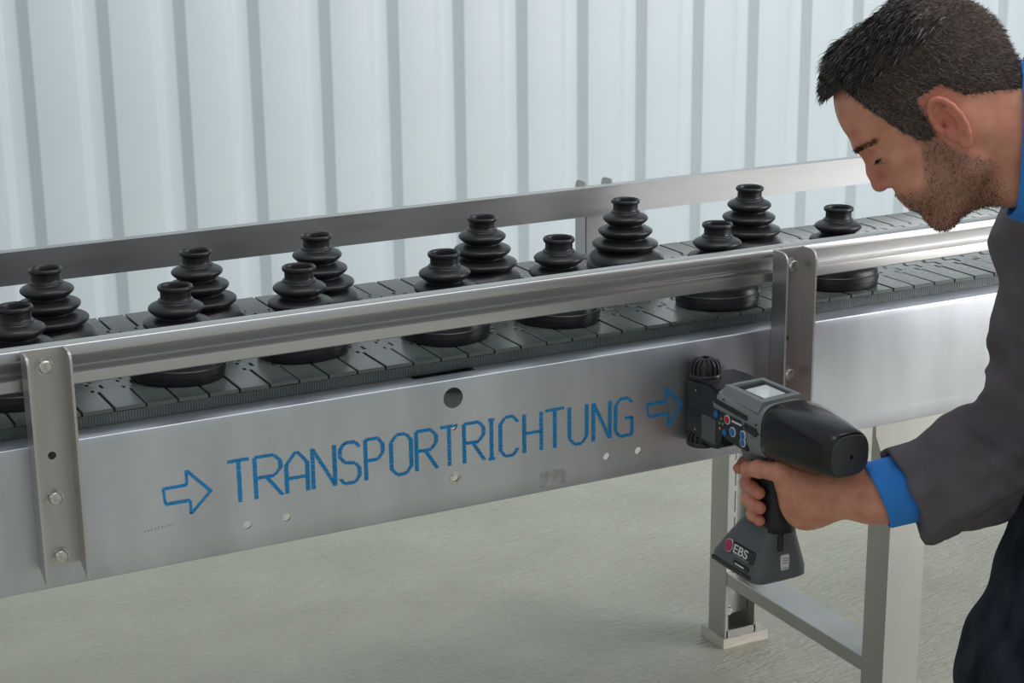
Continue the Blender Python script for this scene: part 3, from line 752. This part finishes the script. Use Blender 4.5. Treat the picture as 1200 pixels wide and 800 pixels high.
tone[:, 1] = np.where(earv, .55, 0); tone[lips, 1] = .5
nose = np.exp(-((Vh[:, 0]-98)**2+Vh[:, 1]**2+(Vh[:, 2]+14)**2)/500); tone[:, 1] = np.maximum(tone[:, 1], .45*nose)
tone[:, 2] = np.clip(hair_h(Vh)/10, 0, 1)*.8

# ---- right forearm and hand (metres)
ga = Grid((-.012, -.375, .478), (.185, -.062, .655), .0017)
W_ = (.062, -.238, .5630)
ga.add(ga.cone((.175, -.330, .590), (.105, -.283, .572), .041, .034), .02)
ga.add(ga.cone((.105, -.283, .572), W_, .034, .028), .02)
ga.add(ga.cone((.052, -.240, .5750), (.110, -.285, .582), .022, .026), .02)
SHF = np.array((.001, -.013, -.003))
mcp = [(.080, -.160, .5850), (.085, -.160, .5640), (.085, -.165, .5420), (.080, -.172, .5210)]
mcp = [tuple(np.array(p)+SHF) for p in mcp]
for p, r_ in zip(mcp, (.0135, .0135, .013, .012)): ga.add(ga.cone(W_, p, .024, r_), .016)
ga.add(ga.ell((.055, -.205, .552), (.034, .036, .044)), .02)                 # palm heel
ga.add(ga.cone((.052, -.225, .552), (.034, -.199, .578), .026, .020), .018)  # thenar
fing = [
  [(*mcp[0], .0115), (.083, -.112, .5800, .0100), (.060, -.088, .5760, .0090), (.030, -.0905, .5720, .0085), (.018, -.0950, .5690, .0078)],
  [(*mcp[1], .0118), (.080, -.108, .5600, .0104), (.045, -.0985, .5560, .0097), (.0195, -.113, .5530, .0094), (.0145, -.146, .5520, .0084)],
  [(*mcp[2], .0115), (.080, -.116, .5400, .0102), (.045, -.1050, .5360, .0095), (.0180, -.120, .5330, .0092), (.0140, -.150, .5325, .0082)],
  [(*mcp[3], .0105), (.076, -.128, .5190, .0092), (.045, -.1165, .5160, .0086), (.0200, -.127, .5150, .0082), (.0155, -.148, .5140, .0072)]]
thumb = [(.036, -.205, .580, .0185), (.0175, -.188, .5930, .0135), (.0100, -.150, .5870, .0108), (.0120, -.126, .5790, .0100), (.0150, -.119, .5715, .0090)]
fing = [[ch[0]]+[(*(np.array(p[:3])+SHF), p[3]) for p in ch[1:]] for ch in fing]; thumb = [thumb[0]]+[(*(np.array(p[:3])+SHF), p[3]) for p in thumb[1:]]
for ch in fing+[thumb]:
    f_ = None
    for p, q in zip(ch, ch[1:]):
        c = ga.cone(p[:3], q[:3], p[3], q[3]); f_ = c if f_ is None else smin(f_, c, .004)
    for p in ch[1:-1]:                                                        # knuckle swell
        f_ = smin(f_, ga.ell(p[:3], (p[3]*1.09,)*3), .003)
    ga.F = smin(ga.F, f_, .0035)
ga.F += (.0006*np.sin(ga.x*420+ga.z*160)*np.sin(ga.y*380)).astype(np.float32)*.5
Va, Qa = ga.mesh(); Va = relax(Va, Qa, 1, .3)
ta = np.zeros((len(Va), 4), np.float32); ta[:, 3] = 1
tips = np.array([c[-1][:3] for c in fing+[thumb]]); dist = np.min(np.linalg.norm(Va[:, None]-tips[None], axis=2), axis=1)
ta[:, 1] = .55*np.exp(-(dist/.012)**2); kn = np.array([p[:3] for c in fing+[thumb] for p in c[1:3]])
ta[:, 1] = np.maximum(ta[:, 1], .3*np.exp(-(np.min(np.linalg.norm(Va[:, None]-kn[None], axis=2), axis=1)/.009)**2))
# ---- rest of the body, inside the clothes
SHR = (.322, -.350, .885); ELR = (.292, -.352, .630); SHL = (.215, -.66, .925); NB = (.245, -.43, .985)
PELV = (.52, -.55, .76); KR = (.262, -.42, .352); AR = (.52, -.44, .09); KL = (.36, -.70, .36); AL = (.60, -.68, .09)
HIPR = (.385, -.43, .72); HIPL = (.60, -.67, .735); SPINE = (.46, -.52, .95)
ELL = (.30, -.74, .66); HNL = (.35, -.70, .45)
gb = Grid((.08, -.86, -.01), (.80, -.25, 1.10), .010)
gb.chain([(*PELV, .13), (*SPINE, .125), (.30, -.47, .955, .11)], .06)
gb.chain([(*NB, .062), (.30, -.46, .96, .09)], .05)
for sh, el, ha in ((SHR, ELR, (.16, -.313, .583)), (SHL, ELL, HNL)):
    gb.chain([(.30, -.47, .945, .08), (*sh, .062), (*el, .045), (*ha, .030)], .04)
for hp, k_, an in ((HIPR, KR, AR), (HIPL, KL, AL)):
    gb.chain([(*hp, .085), (*k_, .058), (*an, .042)], .04); gb.add(gb.cone(an, (an[0]-.16, an[1]+.03, .05), .04, .03), .03)
gb.add(gb.ell((HNL[0]-.01, HNL[1], HNL[2]-.055), (.022, .042, .05)), .02)
for k in range(4): gb.add(gb.cone((HNL[0]-.02, HNL[1]-.03+.02*k, HNL[2]-.09), (HNL[0]-.035, HNL[1]-.032+.021*k, HNL[2]-.155+.01*abs(k-1.5)), .011, .009), .008)
gb.add(gb.cone((HNL[0], HNL[1]+.035, HNL[2]-.04), (HNL[0]-.02, HNL[1]+.065, HNL[2]-.10), .013, .010), .01)
Vb, Qb = gb.mesh()
tb = np.zeros((len(Vb), 4), np.float32); tb[:, 3] = 1
Vhw = h2w(Vh)
V = np.concatenate([Vhw, Va, Vb]); Q = np.concatenate([Qh, Qa+len(Vh), Qb+len(Vh)+len(Va)])
body = wpart('body', V, Q, M_skin); body['label'] = 'tanned skin of head, neck, forearm and gripping hand'
ca = body.data.color_attributes.new('tone', 'FLOAT_COLOR', 'POINT')
ca.data.foreach_set('color', np.concatenate([tone, ta, tb]).ravel())

# ---- eyes, brows, lashes
def strands(name, P, D, Ln, wd, m, parent=None, curl=None, seg=3):
    """thin tapering ribbons; P roots, D directions, Ln lengths (world units)"""
    n = len(P); V = np.zeros((n, (seg+1)*2, 3)); side = np.cross(D, np.random.normal(size=(n, 3))); side /= np.linalg.norm(side, axis=1, keepdims=True)
    pos = P.copy(); d = D.copy()
    for k in range(seg+1):
        ww = wd*(1-.8*k/seg); V[:, 2*k] = pos-side*ww[:, None]; V[:, 2*k+1] = pos+side*ww[:, None]
        if curl is not None: d = d+curl/seg; d /= np.linalg.norm(d, axis=1, keepdims=True)
        pos = pos+d*(Ln/seg)[:, None]
    Q = np.array([[2*k, 2*k+1, 2*k+3, 2*k+2] for k in range(seg)])
    Q = (Q[None]+(np.arange(n)*(seg+1)*2)[:, None, None]).reshape(-1, 4)
    return wpart(name, V.reshape(-1, 3), Q, m, parent)
for s in (1, -1):
    bm = bmesh.new(); bmesh.ops.create_uvsphere(bm, u_segments=20, v_segments=14, radius=.0118*.94)
    o = obj('eye', bm, M_eye, person, smooth=True); o.location = Vector(h2w(np.array((71.8, s*31., 11.5))))+PO
def hdir(v): v = np.asarray(v, float); w_ = v[..., :1]*Hf+v[..., 1:2]*Hl+v[..., 2:3]*Hu; return w_/np.linalg.norm(w_, axis=-1, keepdims=True)
PP, DD = [], []
front = Vh[:, 0] > 40
for s in (1, -1):
    m_ = front & (np.abs(np.abs(Vh[:, 1])-30) < 20) & (np.sign(Vh[:, 1]) == s) & (np.abs(Vh[:, 2]-(36-.008*(np.abs(Vh[:, 1])-26)**2)) < 3.2)
    i = np.random.choice(np.where(m_)[0], 420); p = Vh[i]+np.random.normal(0, .7, (420, 3)); PP.append(p); DD.append(nrm_h[i]*.5+np.array((-.25, s*.9, .1))+np.random.normal(0, .15, (420, 3)))
    ph = np.random.uniform(-.75, 1.0, 110); z0 = np.zeros(110)
    PP.append(np.stack([72+12.6*np.cos(ph), s*(31+14.4*np.sin(ph)), z0+11.0+1.2*np.cos(ph*1.5)], 1)+np.random.normal(0, .25, (110, 3)))
    DD.append(np.stack([.75*np.cos(ph), s*np.sin(ph), z0-.55], 1)+np.random.normal(0, .12, (110, 3)))
PP = np.concatenate(PP); DD = np.concatenate(DD); n = len(PP)
strands('eyebrow_hair', h2w(PP), hdir(DD), np.random.uniform(.003, .006, n), np.full(n, .0004), M_hair)

# ---- hair: close-cut shell plus strands
g.F = headF.copy()
t_top = np.clip((g.z-70)/45, 0, 1)*np.clip((g.x+95)/60, 0, 1)
hh = (g.z-np.interp(g.x, BX, BU)).astype(np.float32)+2.0*np.sin(g.x*.9+g.y*.5)
thick = (np.clip(hh*.16, .5, 2.6)+14.0*t_top*t_top*(3-2*t_top)).astype(np.float32)
earcut = np.sqrt(((g.x+10)/26)**2+((np.abs(g.y)-82)/16)**2+(g.z/42)**2)-1
g.F = np.maximum(np.maximum(headF-thick, -hh), (-earcut*20).astype(np.float32)).astype(np.float32)
Vc, Qc = g.mesh(); Vc = relax(Vc, Qc, 2, .4); Nc = normals(Vc, Qc)
hair = wpart('hair', h2w(Vc), Qc, mat('hair_base', (.065, .050, .043), .75, 0, .2, (90, .35, U))); hair['label'] = 'short dark hair, longer on top and combed forward'
top = (Nc[:, 2] > -.2) & (headF is not None)
surf = hair_h(Vc) > 2
out = np.linalg.norm(Vc-np.array((-18, 0, 56)), axis=1) > 60
tmask = surf & out & (Vc[:, 2] > 92) & (Vc[:, 0] > -75); smask = surf & out & ~tmask
i = np.random.choice(np.where(tmask)[0], 5200); n = len(i)
P = Vc[i]+np.random.normal(0, 1.2, (n, 3)); d = Nc[i]*.42+np.array((.75, 0, .12))+np.stack([np.zeros(n), Vc[i, 1]*.006, np.zeros(n)], 1)+np.random.normal(0, .16, (n, 3))
strands('hair_top_strands', h2w(P), hdir(d), np.random.uniform(.009, .019, n)*np.where(Vc[i, 0] > 60, .42, 1), np.random.uniform(.0004, .0008, n), M_hair, None, hdir(-Nc[i]*.6+np.array((.3, 0, -.5)))*.9)
i = np.random.choice(np.where(smask)[0], 16000); n = len(i)
P = Vc[i]+np.random.normal(0, .9, (n, 3)); d = Nc[i]*.55+np.array((-.35, 0, -.55))+np.random.normal(0, .35, (n, 3))
strands('hair_side_strands', h2w(P), hdir(d), np.random.uniform(.003, .007, n), np.random.uniform(.0003, .0005, n), M_hair2, None, None, 2)
i = np.where(beard_h(Vh) > .25)[0]; i = i[(np.random.rand(len(i)) < beard_h(Vh[i])) & ~lips[i]]
i = np.random.choice(i, 9000); n = len(i)
d = nrm_h[i]*.6+np.array((.15, 0, -.7))+np.random.normal(0, .35, (n, 3))
strands('beard_stubble', h2w(Vh[i]+np.random.normal(0, .8, (n, 3))), hdir(d), np.random.uniform(.0012, .0032, n), np.random.uniform(.00022, .00038, n), M_beard, None, None, 2)

# ---- shirt collar and cuff
g.F = headF.copy()
ax = np.array((-.745, 0, -.667)); sN = (g.x+38)*ax[0]+(g.z+18)*ax[2]         # distance along the neck
neckd = smin(g.cone((-38, 0, -18), (-205, 0, -168), 62, 68), g.cone((-5, 0, -62), (-120, 0, -170), 47, 54), 30)
flare = np.clip((sN-40)/60, 0, 1)
shell_ = np.abs(neckd-(6+10*flare))-2.0
lim = 43+14*np.clip((-g.z-20)/130, 0, 1)-16*np.clip((-g.z-130)/20, 0, 1)+.0*g.y
g.F = np.maximum(np.maximum(shell_, lim-sN), sN-(lim+46)).astype(np.float32)
Vs, Qs = g.mesh(); wpart('shirt_collar', h2w(relax(Vs, Qs, 2, .4)), Qs, M_blue)['label'] = 'bright blue shirt collar'
shell2 = np.abs(neckd-(15+18*flare))-3.0
lim2 = 66+16*np.clip((-g.z-60)/80, -1, 1)
g.F = np.maximum(np.maximum(shell2, lim2-sN), sN-(lim2+60)).astype(np.float32)
Vs, Qs = g.mesh(); Vcc, Qcc = h2w(relax(Vs, Qs, 2, .4)), Qs
gc = Grid((.02, -.42, .49), (.24, -.22, .67), .0022)
A0 = np.array((.108, -.292, .5745)); A1 = np.array((.24, -.345, .605)); dA = (A1-A0)/np.linalg.norm(A1-A0)
tube = gc.cone(A0-dA*.06, A1, .0395, .043)
sA = (gc.x-A0[0])*dA[0]+(gc.y-A0[1])*dA[1]+(gc.z-A0[2])*dA[2]
skew = .20*(gc.z-.5745)
gc.F = np.maximum(np.maximum(np.abs(tube)-.0027, -(sA+.010-skew*-1.0)), sA-.07).astype(np.float32)
Vs, Qs = gc.mesh(); wpart('shirt_cuff', relax(Vs, Qs, 1, .4), Qs, M_blue)['label'] = 'bright blue shirt cuff at the wrist'

# ---- work coat
gk = Grid((.055, -.86, .44), (.84, -.20, 1.13), .0055)
gk.chain([(.64, -.60, .70, .185), (*PELV, .175), (*SPINE, .160), (.335, -.49, .955, .130)], .08)
gk.chain([(.335, -.49, .955, .125), (.285, -.49, 1.015, .088)], .05)
gk.chain([(.335, -.475, .945, .105), (.325, -.365, .880, .085)], .06)
gk.chain([(*SHR, .080), (.312, -.350, .76, .068), (*ELR, .062)], .03)
gk.chain([(*ELR, .064), (.215, -.328, .600, .063), (.130, -.301, .570, .057), (.05, -.27, .55, .054)], .03)
gk.chain([(.30, -.50, .945, .105), (*SHL, .085), (*ELL, .066), (*HNL, .055)], .05)
gk.chain([(.60, -.50, .70, .14), (.60, -.50, .52, .15)], .06); gk.chain([(.62, -.66, .70, .14), (.62, -.66, .52, .15)], .06)
# cut: open sleeve end
cutp = (gk.x-A0[0])*dA[0]+(gk.y-A0[1])*dA[1]+(gk.z-A0[2])*dA[2]+.22*(gk.z-.5745)
near = (gk.x < .20) & (gk.z < .70) & (gk.y > -.42)
gk.F = np.where(near, np.maximum(gk.F, -(cutp-.026)), gk.F).astype(np.float32)
gk.F = np.where(near, np.maximum(gk.F, -(tube_ := (gk.cone(A0-dA*.06, A0+dA*.03, .042, .042)))), gk.F).astype(np.float32)
gk.F = np.maximum(gk.F, .46-gk.z+0*gk.x+0*gk.y).astype(np.float32)
# neck opening
nb = gk.cone(tuple(h2w(np.array((-60., 0, -40.)))), tuple(h2w(np.array((-150., 0, -125.)))), .064, .062)
gk.F = (-smin(-gk.F, nb, .012)).astype(np.float32)
Vk, Qk = gk.mesh(); Vk = relax(Vk, Qk, 2, .4); Nk = normals(Vk, Qk)
# folds: creases radiating round the elbow and along the sleeve
def fold(V):
    e = np.array(ELR); r_ = V-e; dd = np.linalg.norm(r_, axis=1)
    up = r_[:, 2]; along = r_@np.array((-.86, .12, -.2))
    a = np.exp(-(dd/.11)**2)*.012*(np.sin(up*95+along*55+1.2*np.sin(V[:, 1]*40))+.5*np.abs(np.sin(up*70-along*90+1.))-.25)
    b = .0042*np.sin((V[:, 2]*38+V[:, 0]*24+V[:, 1]*31)+2.5*np.sin(V[:, 0]*19+V[:, 2]*11))
    c = .0060*np.exp(-((V[:, 2]-.75)/.09)**2)*np.sin(V[:, 2]*80+V[:, 0]*36+2*np.sin(V[:, 1]*25))
    d = .0022*np.sin(V[:, 0]*75-V[:, 2]*120+2*np.sin(V[:, 2]*45))*np.exp(-((V[:, 2]-.58)/.08)**2)
    e_ = np.exp(-(dd/.14)**2)*.010*(.6-np.abs(np.sin(up*48+along*30+1.5*np.sin(V[:, 1]*30+V[:, 2]*20))))
    h_ = .005*(.6-np.abs(np.sin(V[:, 0]*34-V[:, 2]*46+1.6*np.sin(V[:, 1]*26+V[:, 0]*17))))
    return .7*a+b+c+d+e_+h_
Vk = Vk+Nk*fold(Vk)[:, None]
coat = wpart('work_coat', Vk, Qk, M_coat); coat['label'] = 'dark grey work coat with creased sleeve'
wpart('coat_collar', Vcc, Qcc, M_coat)
# sleeve hem stitching
# ---- jeans and shoes
gj = Grid((.10, -.84, .02), (.80, -.28, .80), .008)
for hp, k_, an in ((HIPR, KR, AR), (HIPL, KL, AL)):
    gj.chain([(*hp, .100), (*k_, .088), (k_[0]+.04, k_[1], k_[2]-.12, .082), (*an, .066)], .05)
gj.add(gj.ell(PELV, (.13, .15, .12)), .06)
gj.F = np.maximum(gj.F, .065-gj.z+0*gj.x+0*gj.y).astype(np.float32)
Vj, Qj = gj.mesh(); Vj = relax(Vj, Qj, 2, .4); Nj = normals(Vj, Qj)
Vj = Vj+Nj*(.002*np.sin(Vj[:, 2]*60+Vj[:, 0]*50+2*np.sin(Vj[:, 1]*22))+.0025*np.sin(Vj[:, 0]*110-Vj[:, 2]*35))[:, None]
wpart('jeans', Vj, Qj, M_jeans)['label'] = 'dark blue denim jeans'
gs = Grid((.28, -.76, -.002), (.70, -.36, .12), .005)
for an in (AR, AL):
    f_ = smin(gs.cone((an[0]+.03, an[1], .042), (an[0]-.19, an[1]+.035, .036), .045, .038), gs.cone((an[0], an[1], .04), (an[0], an[1], .10), .048, .05), .03)
    gs.F = np.minimum(gs.F, f_)
gs.F = np.maximum(np.maximum(gs.F, .0025-gs.z+0*gs.x+0*gs.y), gs.z-.105+0*gs.x+0*gs.y).astype(np.float32)
Vq, Qq = gs.mesh()
half = Vq[Qq].mean(1)[:, 1] > -.56
wpart('shoe', Vq, Qq[half], M_shoe); wpart('shoe', Vq, Qq[~half], M_shoe)
bpy.context.view_layer.update()
